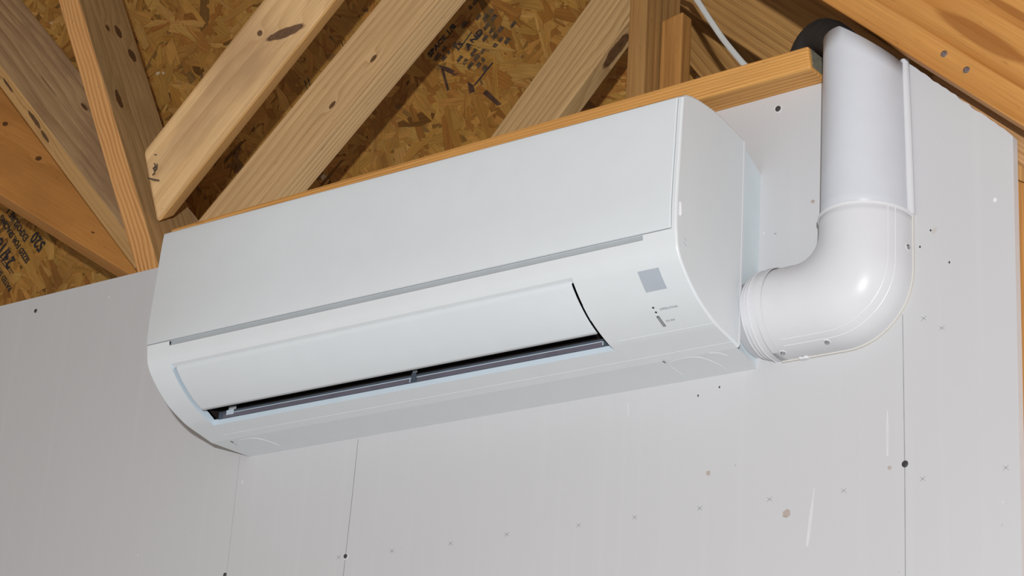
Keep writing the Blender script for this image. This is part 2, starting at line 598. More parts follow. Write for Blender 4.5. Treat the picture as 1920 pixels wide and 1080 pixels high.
def text_mesh(body, size, origin, xd, yd, mat, parent, name='stamp_lettering', bold=0.0, depth=0.0003, width=1.0):
    cu = bpy.data.curves.new('txt', 'FONT')
    cu.body = body
    cu.size = size
    cu.offset = bold
    cu.extrude = depth
    cu.resolution_u = 2
    ob = bpy.data.objects.new('txt', cu)
    COL.objects.link(ob)
    dg = bpy.context.evaluated_depsgraph_get()
    me = bpy.data.meshes.new_from_object(ob.evaluated_get(dg))
    bpy.data.objects.remove(ob)
    bpy.data.curves.remove(cu)
    X, Y = Vector(xd).normalized(), Vector(yd).normalized()
    Z = X.cross(Y)
    for q in me.vertices:
        q.co = Vector(origin) + X * q.co.x * width + Y * q.co.y + Z * q.co.z
    me.materials.clear()
    me.materials.append(mat)
    me.name = name
    return link(bpy.data.objects.new(name, me), parent)


def stamp(px0, px1, rows, mat=M_INK):
    """rows of lettering on the board: baseline runs from px0 towards px1"""
    a, b = un(px0, y=OY - 0.0032), un(px1, y=OY - 0.0032)
    X = (b - a).normalized()
    Y = Vector((-X.z, 0, X.x)) * 1.0
    # characters face the room (-y): X x Y must point to -y
    if X.cross(Y).y > 0: Y = -Y
    for (txt, size, along, up, bold) in rows:
        text_mesh(txt, size, a + X * along + Y * up, X, Y, mat, gable, bold=bold)


stamp((25, 482), (0, 440), [('24/16', 0.040, -0.012, 0.0, 0.0012), ('SIZED FOR SPACING', 0.019, -0.050, -0.030, 0.0004), ('EXPOSURE 1', 0.0215, 0.000, -0.055, 0.0004),
                            ('RATED SHEATHING', 0.0165, -0.062, 0.040, 0.0002)])
stamp((806, 108), (846, 60), [('SPACE 1/8', 0.017, 0.0, 0.0, 0.0006), ('15', 0.018, 0.045, -0.046, 0.0005), ('AND', 0.020, 0.062, -0.066, 0.0006)])
stamp((86, 457), (64, 428), [('520', 0.036, 0.0, 0.0, 0.0010)])
# double rule lines of the two stamps
for (p0, p1, w) in (((0, 480), (25, 512), 0.002), ((0, 488), (20, 513), 0.0015), ((889, 160), (924, 117), 0.003), ((860, 93), (884, 60), 0.002)):
    a, b = un(p0, y=OY - 0.003), un(p1, y=OY - 0.003)
    t_ = (b - a).normalized()
    s_ = Vector((t_.z, 0, -t_.x)) * w / 2
    prism('stamp_rule', [a + s_, a - s_, b - s_, b + s_], (0, 0.0006, 0), M_INK, gable)
# worn, unreadable rows of the second stamp
rs_ = random.Random(21)
sa, sb = un((806, 108), y=OY - 0.0031), un((846, 60), y=OY - 0.0031)
sx = (sb - sa).normalized()
sy = Vector((-sx.z, 0, sx.x))
if sx.cross(sy).y > 0: sy = -sy
for row in range(9):
    pos = rs_.uniform(-0.004, 0.02)
    while pos < 0.125:
        wd = rs_.uniform(0.007, 0.018)
        if rs_.random() < 0.62 and not (row in (2, 3) and 0.04 < pos < 0.10) and not (row == 0 and pos < 0.09):
            h_ = rs_.uniform(0.008, 0.012)
            o_ = sa + sx * pos - sy * (0.001 + row * 0.0165) + sx * (row * 0.004)
            prism('stamp_smudge', [o_, o_ + sx * wd, o_ + sx * (wd - 0.002) + sy * h_, o_ + sx * 0.001 + sy * h_ * 0.8], (0, 0.0005, 0), M_FADE, gable)
        pos += wd + rs_.uniform(0.002, 0.008)
# dark strands by the stamp
for pts in ([(817, 120), (840, 126), (862, 137), (852, 142), (834, 133)], [(826, 128), (832, 130), (842, 168), (838, 170)], [(876, 152), (888, 160), (890, 172), (880, 175)],
            [(905, 175), (912, 168), (940, 195), (932, 198)]):
    prism('dark_strand', [un(q, y=OY - 0.0028) for q in pts], (0, 0.0008, 0), M_DSTR, gable)
# points of fasteners that come through the board
for (p0, p1) in (((640, 78), (648, 99)), ((570, 150), (581, 181)), ((576, 146), (588, 176)), ((617, 68), (633, 84))):
    a, b = un(p0, y=OY - 0.001), un(p1, y=OY - 0.028)
    v, f = tube_vf([a, a.lerp(b, 0.6), b], [0.0011, 0.0011, 0.0003], 6)
    mesh_obj('nail_point', v, f, M_NAIL, gable)

# ------------------------------------------------------------------ timbers
TIMBER = {}


def timber(name, label, e0, e1, npx, wpx, y, ratio, mat_fn, ext0=0.0, ext1=0.0, cut=None, group=None, y1=None, bev=0.0025, knots_px=(), nscale=1.0, wscale=1.0, edge_fn=None):
    """a sawn board given by its near edge (e0 low end, e1 high end), a point on its narrow face's far edge
    and a point on its wide face's far edge; the rest follows from a square-cornered section"""
    A, B = un(e0, y=y), un(e1, y=y if y1 is None else y1)
    ax = (B - A).normalized()
    L = (B - A).length
    mid = (A + B) / 2
    n0 = (CP - mid).normalized()
    n = (n0 - ax * n0.dot(ax)).normalized()
    s = ax.cross(n).normalized()

    def off(px):
        q = onplane(px, A, n)
        return (q - A).dot(s)
    on, ow = off(npx) * nscale, off(wpx) * wscale
    sn, sw = math.copysign(1, on), math.copysign(1, ow)
    N, Wd = abs(on), abs(ow)
    phi = math.atan2(Wd * ratio[0], N * ratio[1])
    w1, w2 = N / math.cos(phi), Wd / math.sin(phi)
    d1 = s * sn * math.cos(phi) - n * math.sin(phi)
    d2 = s * sw * math.sin(phi) - n * math.cos(phi)
    # square the pair up when both faces lie on the same side
    d2 = (d2 - d1 * d1.dot(d2)).normalized()
    Y, Z, wy, wz = d1, d2, w1, w2
    if ax.cross(Y).dot(Z) < 0:
        Y, Z, wy, wz = d2, d1, w2, w1
    mw = Matrix((ax, Y, Z)).transposed().to_4x4()
    mw.translation = A - ax * ext0
    inv = mw.inverted()
    kn = []
    wn = d1  # wide face normal is along the narrow direction
    for kk in knots_px:
        kp, face, rx, rc = kk[:4]
        fn = d1 if face == 'w' else d2
        q = inv @ onplane(kp, A, fn)
        rot = (0, 0, 0)
        if len(kk) > 4:   # long axis given by a second pixel on the same face
            q2 = inv @ onplane(kk[4], A, fn)
            dd = q2 - q
            rot = (0, math.atan2(dd.z, dd.x), 0) if (fn == Y) else (0, 0, -math.atan2(dd.y, dd.x))
        kn.append((tuple(q), (rx, rc, rc), rot))
    mat = mat_fn(name + '_wood', kn)
    v, f = box_vf(0, L + ext0 + ext1, 0, wy, 0, wz)
    me = bpy.data.meshes.new(name)
    bm = bmesh.new()
    vs = [bm.verts.new(q) for q in v]
    for q in f: bm.faces.new([vs[i] for i in q])
    if cut:
        P0, P1, keep = un(cut[0], y=y), un(cut[1], y=y), un(cut[2], y=y)
        no = (P1 - P0).cross(Vector((0, 1, 0))).normalized()
        if (keep - P0).dot(no) > 0: no = -no
        bmesh.ops.bisect_plane(bm, geom=bm.verts[:] + bm.edges[:] + bm.faces[:], plane_co=inv @ P0, plane_no=inv.to_3x3() @ no, clear_outer=True)
        ed = [e for e in bm.edges if e.is_boundary]
        bmesh.ops.holes_fill(bm, edges=ed)
    bmesh.ops.recalc_face_normals(bm, faces=bm.faces)
    bm.to_mesh(me)
    bm.free()
    me.materials.append(mat)
    if edge_fn:
        me.materials.append(edge_fn(name + '_edge_wood', kn))
        nloc = Vector((0, 0, 1)) if wy == w1 else Vector((0, 1, 0))   # narrow face normal
        for p in me.polygons:
            if abs(p.normal.dot(nloc)) > 0.9: p.material_index = 1
    o = bpy.data.objects.new(name, me)
    COL.objects.link(o)
    o.matrix_world = mw
    bevel(o, bev, 2)
    tag(o, label, 'beam', group)
    print('TIMBER', name, 'narrow %.3f wide %.3f' % (w1, w2), 'len %.2f' % L)
    return o


def wf(light, dark, **kw):
    return lambda nm, kn: wood(nm, light, dark, knots=kn, **kw)


ORG = (0.62, 0.33, 0.13)
timber('roof_brace', 'orange timber brace with wavy grain edge and knots on its grey wide side', (292, 482), (148, 0), (150, 144), (275, 130), 0.075, (38, 110),
       wf((0.53, 0.36, 0.195), (0.36, 0.225, 0.10), freq=75, pith=(0.03, 0.10), seed=1.3, blotch=(0.27, 0.19, 0.10), blotch_amt=0.7),
       edge_fn=wf((0.70, 0.40, 0.18), (0.40, 0.18, 0.06), freq=130, pith=(0.03, 0.05), seed=1.3, fibre=0.15, wob=0.014, late=0.6, swirl=4.0),
       ext0=0.06, ext1=0.35, knots_px=(((222, 60), 'w', 0.020, 0.009), ((248, 104), 'w', 0.018, 0.011), ((223, 186), 'w', 0.026, 0.008), ((202, 53), 'w', 0.011, 0.005)))
timber('roof_brace', 'grey brown timber brace with a long crack down its wide face', (242, 444), (0, 122), (55.6, 239), (83, 47), 0.125, (38, 89),
       wf((0.50, 0.35, 0.22), (0.32, 0.20, 0.115), freq=70, pith=(0.05, 0.12), seed=4.1, blotch=(0.22, 0.14, 0.095), blotch_amt=0.85, wob=0.02),
       edge_fn=wf((0.66, 0.42, 0.19), (0.46, 0.26, 0.10), freq=60, pith=(0.05, 0.12), seed=4.1, fibre=0.2),
       ext0=0.022, ext1=0.4, knots_px=(((65, 225), 'n', 0.035, 0.009), ((84, 255), 'n', 0.022, 0.008), ((15, 160), 'n', 0.03, 0.006), ((158, 200), 'w', 0.016, 0.004), ((90, 160), 'w', 0.055, 0.0009)))
timber('roof_brace', 'wide smooth orange plank sloping down behind the other braces', (240, 513), (0, 364), (75.6, 429), (0, 125), 0.215, (38, 184),
       wf((0.55, 0.27, 0.085), (0.43, 0.195, 0.055), freq=22, pith=(0.10, 0.3), seed=7.7, fibre=0.15, blotch=(0.40, 0.19, 0.06), blotch_amt=0.6, wob=0.03),
       ext0=0.03, ext1=0.4, cut=((235, 440), (268, 510), (100, 350)), knots_px=(((10, 232), 'w', 0.010, 0.006), ((72, 297), 'w', 0.010, 0.006), ((174, 436), 'w', 0.006, 0.002)))
timber('roof_rafter', 'pale timber with a pointed plumb cut end and long dark red knot', (293, 420), (627, 0), (518, 166), (402, 112), 0.10, (38, 89),
       wf((0.66, 0.46, 0.265), (0.52, 0.33, 0.16), freq=45, pith=(0.08, 0.15), seed=2.2, fibre=0.2, blotch=(0.33, 0.21, 0.125), blotch_amt=0.7, wob=0.02),
       edge_fn=wf((0.84, 0.57, 0.28), (0.68, 0.43, 0.19), freq=40, pith=(0.08, 0.15), seed=2.2, fibre=0.15),
       ext0=0.08, ext1=0.35, cut=((316, 224), (290, 446), (500, 200)), bev=0.006, knots_px=(((534, 62), 'w', 0.040, 0.0085, (574, 46)), ((487, 62), 'w', 0.006, 0.005)))
timber('roof_rafter', 'pale striped timber with two small knots between the pointed rafter and the stamped board', (543, 333), (821, 0), (687, 226), (594, 141), 0.13, (38, 89),
       wf((0.62, 0.44, 0.265), (0.44, 0.275, 0.135), freq=60, pith=(0.05, 0.08), seed=5.5, fibre=0.25, blotch=(0.42, 0.28, 0.15), blotch_amt=0.5, wob=0.016),
       edge_fn=wf((0.70, 0.51, 0.31), (0.34, 0.20, 0.09), freq=210, pith=(0.01, 0.04), seed=5.5, fibre=0.2, wob=0.004),
       ext0=0.34, ext1=0.35, knots_px=(((700, 110), 'w', 0.009, 0.005), ((623, 197), 'w', 0.009, 0.0045)))
timber('roof_rafter', 'weathered timber with a torn dark corner beside the upright stud', (1046, 220), (1175, 44), (1125, 162), (1010, 130), 0.20, (38, 89),
       wf((0.47, 0.325, 0.175), (0.29, 0.175, 0.08), freq=90, pith=(0.03, 0.07), seed=9.1, fibre=0.25, blotch=(0.36, 0.24, 0.13), blotch_amt=0.5, wob=0.022),
       ext0=0.2, ext1=0.42, knots_px=(((1155, 95), 'n', 0.035, 0.012),))


def world_board(name, label, pts_front, depth, mat, cat='beam', ax=None, bev=0.002):
    """front outline in world space (list of (x,z)) at a y plane, extruded back; object axes follow ax"""
    y0 = pts_front[0][1]
    P = [Vector(p) for p in pts_front]
    o = prism(name, P, (0, depth, 0), mat)
    a = Vector(ax).normalized() if ax else Vector((0, 0, 1))
    Yv = Vector((0, 1, 0))
    Yv = (Yv - a * a.dot(Yv)).normalized()
    Zv = a.cross(Yv)
    mw = Matrix((a, Yv, Zv)).transposed().to_4x4()
    mw.translation = P[0]
    o.data.transform(mw.inverted())
    o.matrix_world = mw
    bevel(o, bev)
    tag(o, label, cat)
    return o


# upright studs
st_y = 0.10
a, b = un((1173, 180), y=st_y), un((1207, 170), y=st_y)
world_board('upright_stud', 'upright brown stud rising from the cap board beside the torn timber',
            [(a.x, st_y, 0.30), (b.x, st_y, 0.30), (b.x - 0.004, st_y, 1.2), (a.x - 0.002, st_y, 1.2)], 0.089,
            wood('stud_wood', (0.40, 0.235, 0.095), (0.27, 0.14, 0.05), freq=60, pith=(0.1, 0.06), seed=3.0, fibre=0.25, blotch=(0.24, 0.14, 0.06), blotch_amt=0.6))
y2 = 0.135
a, b, t_ = un((1236, 150), y=y2), un((1275, 150), y=y2), un((1262, 29), y=y2)
world_board('short_block', 'short upright block with a sawn top beside the taller stud',
            [(a.x, y2, 0.30), (b.x, y2, 0.30), (b.x, y2, t_.z + 0.002), (a.x, y2, t_.z - 0.004)], 0.026,
            wood('block_wood', (0.42, 0.22, 0.075), (0.28, 0.13, 0.04), freq=70, pith=(0.1, 0.06), seed=6.0, fibre=0.25))


def sloped(name, label, p0, p1, y, depth, height, mat, ext=0.6, drop=0.0):
    A, B = un(p0, y=y), un(p1, y=y)
    ax = (B - A).normalized()
    up = Vector((-ax.z, 0, ax.x))
    if up.z < 0: up = -up
    A2, B2 = A - ax * ext, B + ax * (ext if drop == 0 else drop)
    return world_board(name, label, [A2, B2, B2 + up * height, A2 + up * height], depth, mat, ax=ax)


_A, _B = un((1540, 0), y=-0.052), un((1920, 238), y=-0.052)
_ax = (_B - _A).normalized()
_up2 = Vector((-_ax.z, 0, _ax.x))
_o = _A - _ax * 0.6


def raf_local(px):
    q = un(px, y=-0.052) - _o
    return (q.dot(_ax), 0.0, q.dot(_up2))


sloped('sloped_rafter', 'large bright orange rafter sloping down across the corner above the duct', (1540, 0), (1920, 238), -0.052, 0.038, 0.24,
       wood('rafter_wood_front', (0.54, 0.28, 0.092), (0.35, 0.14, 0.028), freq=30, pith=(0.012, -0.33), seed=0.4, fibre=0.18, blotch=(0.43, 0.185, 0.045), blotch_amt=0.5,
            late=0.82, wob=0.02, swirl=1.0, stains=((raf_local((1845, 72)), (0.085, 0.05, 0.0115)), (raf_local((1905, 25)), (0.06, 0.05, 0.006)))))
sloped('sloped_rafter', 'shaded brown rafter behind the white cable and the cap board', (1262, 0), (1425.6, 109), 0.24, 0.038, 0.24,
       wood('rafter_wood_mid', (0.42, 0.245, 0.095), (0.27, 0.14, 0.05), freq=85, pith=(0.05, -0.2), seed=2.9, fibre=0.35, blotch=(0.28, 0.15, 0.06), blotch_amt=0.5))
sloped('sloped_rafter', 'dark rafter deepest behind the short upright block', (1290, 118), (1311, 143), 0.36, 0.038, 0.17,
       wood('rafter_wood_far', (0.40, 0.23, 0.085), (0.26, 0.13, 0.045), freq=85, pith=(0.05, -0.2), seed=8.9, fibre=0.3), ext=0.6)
# two nail heads driven into the front rafter
raf = bpy.data.objects['sloped_rafter']
for q in ((1770, 101), (1812, 131)):
    c = un(q, y=-0.052)
    disc_dome('nail_head', (c.x, -0.0521, c.z), (0, -1, 0), 0.0045, 0.001, plain('rusty_nail', (0.22, 0.17, 0.16), 0.45, metal=0.5, var=0.3), None)
    nh = bpy.context.scene.collection.objects[-1]
    nh.parent = raf
    nh.matrix_parent_inverse = raf.matrix_world.inverted()

# small blocking seen between the drywall cut and the front rafter
A, B = un((1745, 138), y=0.014), un((1905, 246), y=0.014)
ax = (B - A).normalized()
up = Vector((-ax.z, 0, ax.x))
world_board('roof_blocking', 'thin strip of timber between the sloped drywall edge and the orange rafter',
            [A - up * 0.03, B + ax * 0.2 - up * 0.03, B + ax * 0.2 + up * 0.004, A + ax * 0.005 + up * 0.010], 0.03,
            wood('blocking_wood', (0.50, 0.30, 0.16), (0.33, 0.18, 0.08), freq=90, pith=(0.04, 0.09), seed=3.7), ax=ax)
# corner post beyond the drywall edge
world_board('corner_post', 'orange timber post standing beyond the right edge of the drywall', [(1.2225, 0.016, -2.4), (1.262, 0.016, -2.4), (1.262, 0.016, 0.166), (1.2225, 0.016, 0.190)], 0.089,
            wood('post_wood', (0.58, 0.31, 0.11), (0.40, 0.19, 0.06), freq=80, pith=(0.06, 0.05), seed=1.9, fibre=0.3))
world_board('corner_block', 'short timber block on top of the corner post under the rafter', [(1.215, 0.016, 0.1955), (1.30, 0.016, 0.143), (1.30, 0.016, 0.2), (1.215, 0.016, 0.285)], 0.08,
            wood('corner_block_wood', (0.50, 0.29, 0.12), (0.34, 0.18, 0.07), freq=60, pith=(0.06, 0.05), seed=5.9, fibre=0.3))

# the cap board on top of the drywall
bx0, bx1 = -0.168, 0.9826
zb = lambda x: 0.3718 + (x - 0.9) * 0.0155
capm = wood('cap_board_wood', (0.66, 0.37, 0.13), (0.40, 0.17, 0.045), freq=215, pith=(0.02, 0.06), seed=0.9, fibre=0.2, blotch=(0.55, 0.28, 0.09), blotch_amt=0.3, wob=0.006, swirl=0.8)
cb = world_board('cap_board', 'orange pine board lying along the top of the drywall above the unit',
                 [(bx0, -0.043, zb(bx0)), (bx1, -0.043, zb(bx1)), (bx1 - 0.004, -0.043, zb(bx1) + 0.0325), (bx0 - 0.001, -0.043, zb(bx0) + 0.0325)], 0.089, capm,
                 ax=(1, 0, 0.0155), bev=0.003)
v = [(bx1 + 0.0002, -0.038, zb(bx1) + 0.003), (bx1 + 0.0002, 0.041, zb(bx1) + 0.003), (bx1 - 0.003, 0.041, zb(bx1) + 0.029), (bx1 - 0.003, -0.038, zb(bx1) + 0.029)]
eg = prism('sawn_end', v, (0.0009, 0, 0), plain('weathered_end_grain', (0.20, 0.185, 0.13), 0.8, var=0.3, scale=150))
eg.parent = cb
eg.matrix_parent_inverse = cb.matrix_world.inverted()
eg['label'] = 'grey green weathered end grain'

# bent nails and plate teeth at the foot of the pointed rafter
npl = empty('bent_nails', un((291, 345), y=0.10))
tag(npl, 'cluster of bent steel nails between the brace and the pointed rafter', 'nails')
for (p0, p1, p2) in (((284, 334), (293, 336), (304, 338)), ((290, 318), (297, 312), (294, 304)), ((289, 292), (297, 290), (303, 292)), ((294, 322), (299, 316), (301, 306)),
                     ((300, 256), (304, 268), (301, 280)), ((291, 310), (296, 322), (292, 328))):
    pts = [un((p[0] - 6, p[1]), y=yy) for p, yy in ((p0, 0.074), (p1, 0.060), (p2, 0.070))]
    v, f = tube_vf(smooth_path(pts, 4), 0.0012, 6)
    mesh_obj('nail', v, f, M_NAIL, npl)

# ------------------------------------------------------------------ cable and insulated pipe
ca = [un((1297, -14), y=0.12), un((1307, 0), y=0.118), un((1335, 43), y=0.112), un((1358, 76), y=0.108), un((1390, 115), y=0.104), un((1408, 134), y=0.102), un((1425, 152), y=0.10), Vector((0.845, 0.10, 0.36)), Vector((0.85, 0.10, 0.22))]
d0 = (ca[0] - ca[1]).normalized()
ca = [ca[0] + Vector((-0.015, 0, 0.5)), ca[0] + Vector((-0.012, 0, 0.2)), ca[0] + d0 * 0.05] + ca
v, f = tube_vf(smooth_path(ca, 6), 0.0043, 10, flat=0.6)
cab = mesh_obj('electric_cable', v, f, M_CABLE, smooth=True)
tag(cab, 'white electric cable hanging down behind the cap board', 'cable')

# ------------------------------------------------------------------ duct over the refrigerant lines
AH, SV, BV = 0.057, 0.012, 0.060
NS = 40


def dprof(k, a=AH, s=SV, b=BV):
    """D profile point k in 0..NS: across u (outer side +), out v"""
    pts = [(-a, 0.0), (-a, s * 0.5)]
    m = NS - 4
    q = [(-a * math.cos(math.pi * i / m), s + b * math.sin(math.pi * i / m)) for i in range(m + 1)]
    allp = pts + q + [(a, s * 0.5), (a, 0.0)]
    return allp[k]


XC, ZC, RB = 1.0455, 0.0580, 0.064


RO, RI = 0.088, 0.030          # outer and inner corner radii of the elbow


def corner_dist(C, d, off, r):
    """distance from C along d to the rounded L with sides at x = XC + off, z = ZC - off"""
    lx, lz = XC + off, ZC - off
    ccx, ccz = lx - r, lz + r
    t = 0.0
    while t < 0.3:
        x, z = C[0] + d[0] * t, C[1] + d[1] * t
        if x > ccx and z < ccz:
            out = math.hypot(x - ccx, z - ccz) > r
        else:
            out = x > lx or z < lz
        if out: return t
        t += 0.0002
    return t


def elbow_stations():
    st_ = []
    for x in (0.926, 0.937, 0.948, 0.958):
        st_.append((Vector((x, 0, ZC + AH)), Vector((x, 0, ZC - AH))))
    C = (XC - 0.092, ZC + 0.092)
    for i in range(29):
        an = math.pi / 2 * i / 28
        d = (math.sin(an), -math.cos(an))
        ri, ro = corner_dist(C, d, -AH, RI), corner_dist(C, d, AH, RO)
        st_.append((Vector((C[0] + d[0] * ri, 0, C[1] + d[1] * ri)), Vector((C[0] + d[0] * ro, 0, C[1] + d[1] * ro))))
    st_.append((Vector((XC - AH, 0, 0.1610)), Vector((XC + AH, 0, 0.1610))))
    return st_


EST = elbow_stations()


def ept(i, u, w):
    a, b = EST[i]
    return a.lerp(b, (u / AH + 1) / 2) + Vector((0, -w, 0))


def dsweep(path, scales=None, cap0=False, cap1=False, a=AH, s=SV, b=BV):
    v, f = [], []
    np_ = len(dprofile)
    for i, (c, t) in enumerate(path):
        o = Vector((t.z, 0, -t.x))
        k = scales[i] if scales else 1.0
        for (u, w) in dprofile:
            v.append(c + o * u * k * a / AH + Vector((0, -w * k, 0)))
    for i in range(len(path) - 1):
        for j in range(np_ - 1):
            f.append((i * np_ + j, i * np_ + j + 1, (i + 1) * np_ + j + 1, (i + 1) * np_ + j))
    if cap0: f.append(tuple(range(np_)))
    if cap1: f.append(tuple(range((len(path) - 1) * np_, len(path) * np_)))
    return v, f


dprofile = [dprof(k) for k in range(NS + 1)]
duct = empty('pipe_duct', (XC, 0, 0.0))
tag(duct, 'white plastic pipe duct with round elbow running up beside the air conditioner', 'duct')
v, f = [], []
np_ = len(dprofile)
for i in range(len(EST)):
    v += [ept(i, u, w) for (u, w) in dprofile]
for i in range(len(EST) - 1):
    for j in range(np_ - 1):
        f.append((i * np_ + j, i * np_ + j + 1, (i + 1) * np_ + j + 1, (i + 1) * np_ + j))
elb = mesh_obj('elbow', v, f, M_DUCT, duct, smooth=50)
so = elb.modifiers.new('thickness', 'SOLIDIFY')
so.thickness = 0.002
so.offset = -1
elbow_bvh = BVHTree.FromPolygons([tuple(q) for q in v], f)
# raised rim at the top of the elbow, ridges along its outer side
v, f = dsweep([(Vector((XC, 0, z)), Vector((0, 0, 1))) for z in (0.1575, 0.1580, 0.1610, 0.1616)], [1.0, 1.022, 1.022, 0.985])
mesh_obj('elbow_rim', v, f, M_RIDGE, duct, smooth=30)


def profile_at(q):
    """point on the D profile at fraction q (0 inner base .. 1 outer base)"""
    x = q * NS
    i = min(int(x), NS - 1)
    a, b = dprofile[i], dprofile[i + 1]
    t = x - i
    return a[0] + (b[0] - a[0]) * t, a[1] + (b[1] - a[1]) * t


for q in (0.775, 0.825):
    u, w = profile_at(q)
    pts = [ept(i, u, w - 0.0003) for i in range(2, len(EST))]
    v, f = tube_vf(pts, 0.0007, 6)
    mesh_obj('elbow_ridge', v, f, M_RIDGE, elb, smooth=True)
# base flange on the wall
v, f = [], []
dp = EST
for i_ in range(len(EST)):
    c = (EST[i_][0] + EST[i_][1]) / 2
    o = (EST[i_][1] - EST[i_][0]).normalized()
    hw = (EST[i_][1] - EST[i_][0]).length / 2 - AH
    for (u, y) in ((AH - 0.004, -0.0045), (AH + 0.0016, -0.0045), (AH + 0.0016, 0.0), (AH - 0.004, 0.0)):
        v.append(c + o * (u + hw) + Vector((0, y, 0)))
for i in range(len(dp) - 1):
    for k in range(4):
        f.append((i * 4 + k, i * 4 + (k + 1) % 4, (i + 1) * 4 + (k + 1) % 4, (i + 1) * 4 + k))
mesh_obj('base_flange', v, f, plain('flange_cream', (0.62, 0.60, 0.56), 0.5, var=0.02), duct)
# collar that narrows towards the unit
st = [(0.9345, 1.0), (0.9345, 1.016), (0.9265, 1.016), (0.9260, 1.0), (0.9165, 0.995), (0.9155, 0.955), (0.9085, 0.945), (0.9080, 0.915), (0.9015, 0.90), (0.9010, 0.87), (0.8885, 0.825)]
v, f = dsweep([(Vector((x, 0, ZC + 0.001)), Vector((1, 0, 0))) for x, k in st], [k for x, k in st], cap1=True)
mesh_obj('end_collar', v, f, M_DUCT, duct, smooth=25)
for x, k in ((0.9160, 1.003), (0.9095, 0.962), (0.9025, 0.918)):
    v, f = dsweep([(Vector((x + dx, 0, ZC + 0.001)), Vector((1, 0, 0))) for dx in (-0.0006, -0.0004, 0.0004, 0.0006)], [k - 0.012, k + 0.004, k + 0.004, k - 0.012])
    mesh_obj('collar_ring', v, f, M_RIDGE, duct, smooth=30)
for q in ((1702, 463), (1551, 641), (1468, 661)):
    d = ray(q)
    hit, nn, ix, ds = elbow_bvh.ray_cast(CP, d)
    if hit is None:
        hit, nn = un(q, y=-0.012), Vector((0, -1, 0))
    if nn.dot(d) > 0: nn = -nn
    # dimple around the screw, then the screw
    disc_dome('screw_boss', hit - nn * 0.0006, nn, 0.0052, 0.0012, M_RIDGE, duct)
    disc_dome('screw', hit + nn * 0.0004, nn, 0.0034, 0.0022, M_SCREW, duct)
# little latch on the lower flange
c = un((1508, 668), y=-0.004)
box('flange_latch', (c.x - 0.006, c.x + 0.006, -0.008, 0.0, c.z - 0.004, c.z + 0.003), M_RIDGE, duct, 0.0015)

# straight duct cover above the elbow: level cut on the left, cut along the rafter on the right
lean = -0.010 / 0.2


def dtop(x):
    return min(0.4050, 0.3700 + (1.0845 - x) * 0.66)


v, f = [], []
kA = 0.955
nst = 10
for i in range(nst + 1):
    for (u, w) in dprofile:
        x = XC - 0.0005 + u * kA
        zt = dtop(x - 0.008)
        z = 0.150 + (zt - 0.150) * i / nst
        v.append((x - u * 0.30 * (z - 0.155) + (z - 0.155) * lean * 0.2, -w * 0.97, z))
m_ = len(dprofile)
for i in range(nst):
    for j in range(m_ - 1):
        f.append((i * m_ + j, i * m_ + j + 1, (i + 1) * m_ + j + 1, (i + 1) * m_ + j))
dc = mesh_obj('duct_cover', v, f, M_DUCT2, duct, smooth=50)
so = dc.modifiers.new('thickness', 'SOLIDIFY')
so.thickness = 0.0022
so.offset = -1
# base rail standing out beside the cover
v, f = tube_vf([(1.1005, -0.004, 0.160), (1.0975, -0.004, 0.26), (1.0935, -0.004, 0.3715)], 0.0058, 10)
mesh_obj('base_rail', v, f, M_DUCT, duct, smooth=True)

# black foam insulated pipe from the duct over the cap board
ip = [(1.042, -0.036, 0.28), (1.038, -0.032, 0.350), (1.018, -0.012, 0.398), (0.983, 0.020, 0.440), (0.945, 0.052, 0.471), (0.911, 0.074, 0.463), (0.902, 0.082, 0.42), (0.900, 0.086, 0.28)]
v, f = tube_vf(smooth_path(ip, 6), 0.0245, 16)
pipe = mesh_obj('insulated_pipe', v, f, M_RUBBER, smooth=True)
tag(pipe, 'black foam insulated pipe bending over the end of the cap board into the duct', 'pipe')

# ------------------------------------------------------------------ the air conditioner
AW = 0.90
PRC = [(-.0625, .283), (-.10, .290), (-.13, .2935), (-.169, .293), (-.192, .2895), (-.2035, .2835), (-.2065, .272), (-.2095, .20), (-.2115, .15), (-.2113, .122), (-.2102, .1070),
       (-.2091, .1003), (-.2062, .0850), (-.2015, .0752), (-.196, .0675), (-.1812, .0525), (-.1626, .0378), (-.1442, .0272), (-.1200, .0170), (-.1037, .0127), (-.0765, .0070), (-.0625, .0040)]
I_PT, I_PB, I_NB, I_FT, I_LIP = 5, 10, 11, 13, 19     # panel top, panel bottom, notch bottom, flap top, outlet lip
SUB = 4


def crv(i, t):
    P = [Vector((PRC[max(0, min(len(PRC) - 1, i + k))])) for k in (-1, 0, 1, 2)]
    p0, p1, p2, p3 = P
    return 0.5 * ((2 * p1) + (p2 - p0) * t + (2 * p0 - 5 * p1 + 4 * p2 - p3) * t * t + (3 * p1 - p0 - 3 * p2 + p3) * t ** 3)


PD = []
for i in range(len(PRC) - 1):
    for k in range(SUB):
        PD.append(crv(i, k / SUB))
PD.append(Vector(PRC[-1]))
NP = len(PD)


def pnorm(j):
    t = (PD[min(j + 1, NP - 1)] - PD[max(j - 1, 0)]).normalized()
    n_ = Vector((-t.y, t.x))          # candidate
    c_ = Vector((-0.12, 0.14)) - PD[j]
    return -n_ if n_.dot(c_) > 0 else n_   # outward


def ppt(j, x, off=0.0):
    q = PD[j] + pnorm(j) * off
    return Vector((x, q.x, q.y))


def pfrac(g, x, off=0.0):
    """point at fractional control index g"""
    i = min(int(g), len(PRC) - 2)
    q = crv(i, g - i)
    j = min(int(round(g * SUB)), NP - 1)
    q = q + pnorm(j) * off
    return Vector((x, q.x, q.y))


unit = empty('air_conditioner', (AW / 2, 0, 0))
tag(unit, 'white wall mounted air conditioner with curved front and open louver flap', 'air conditioner')

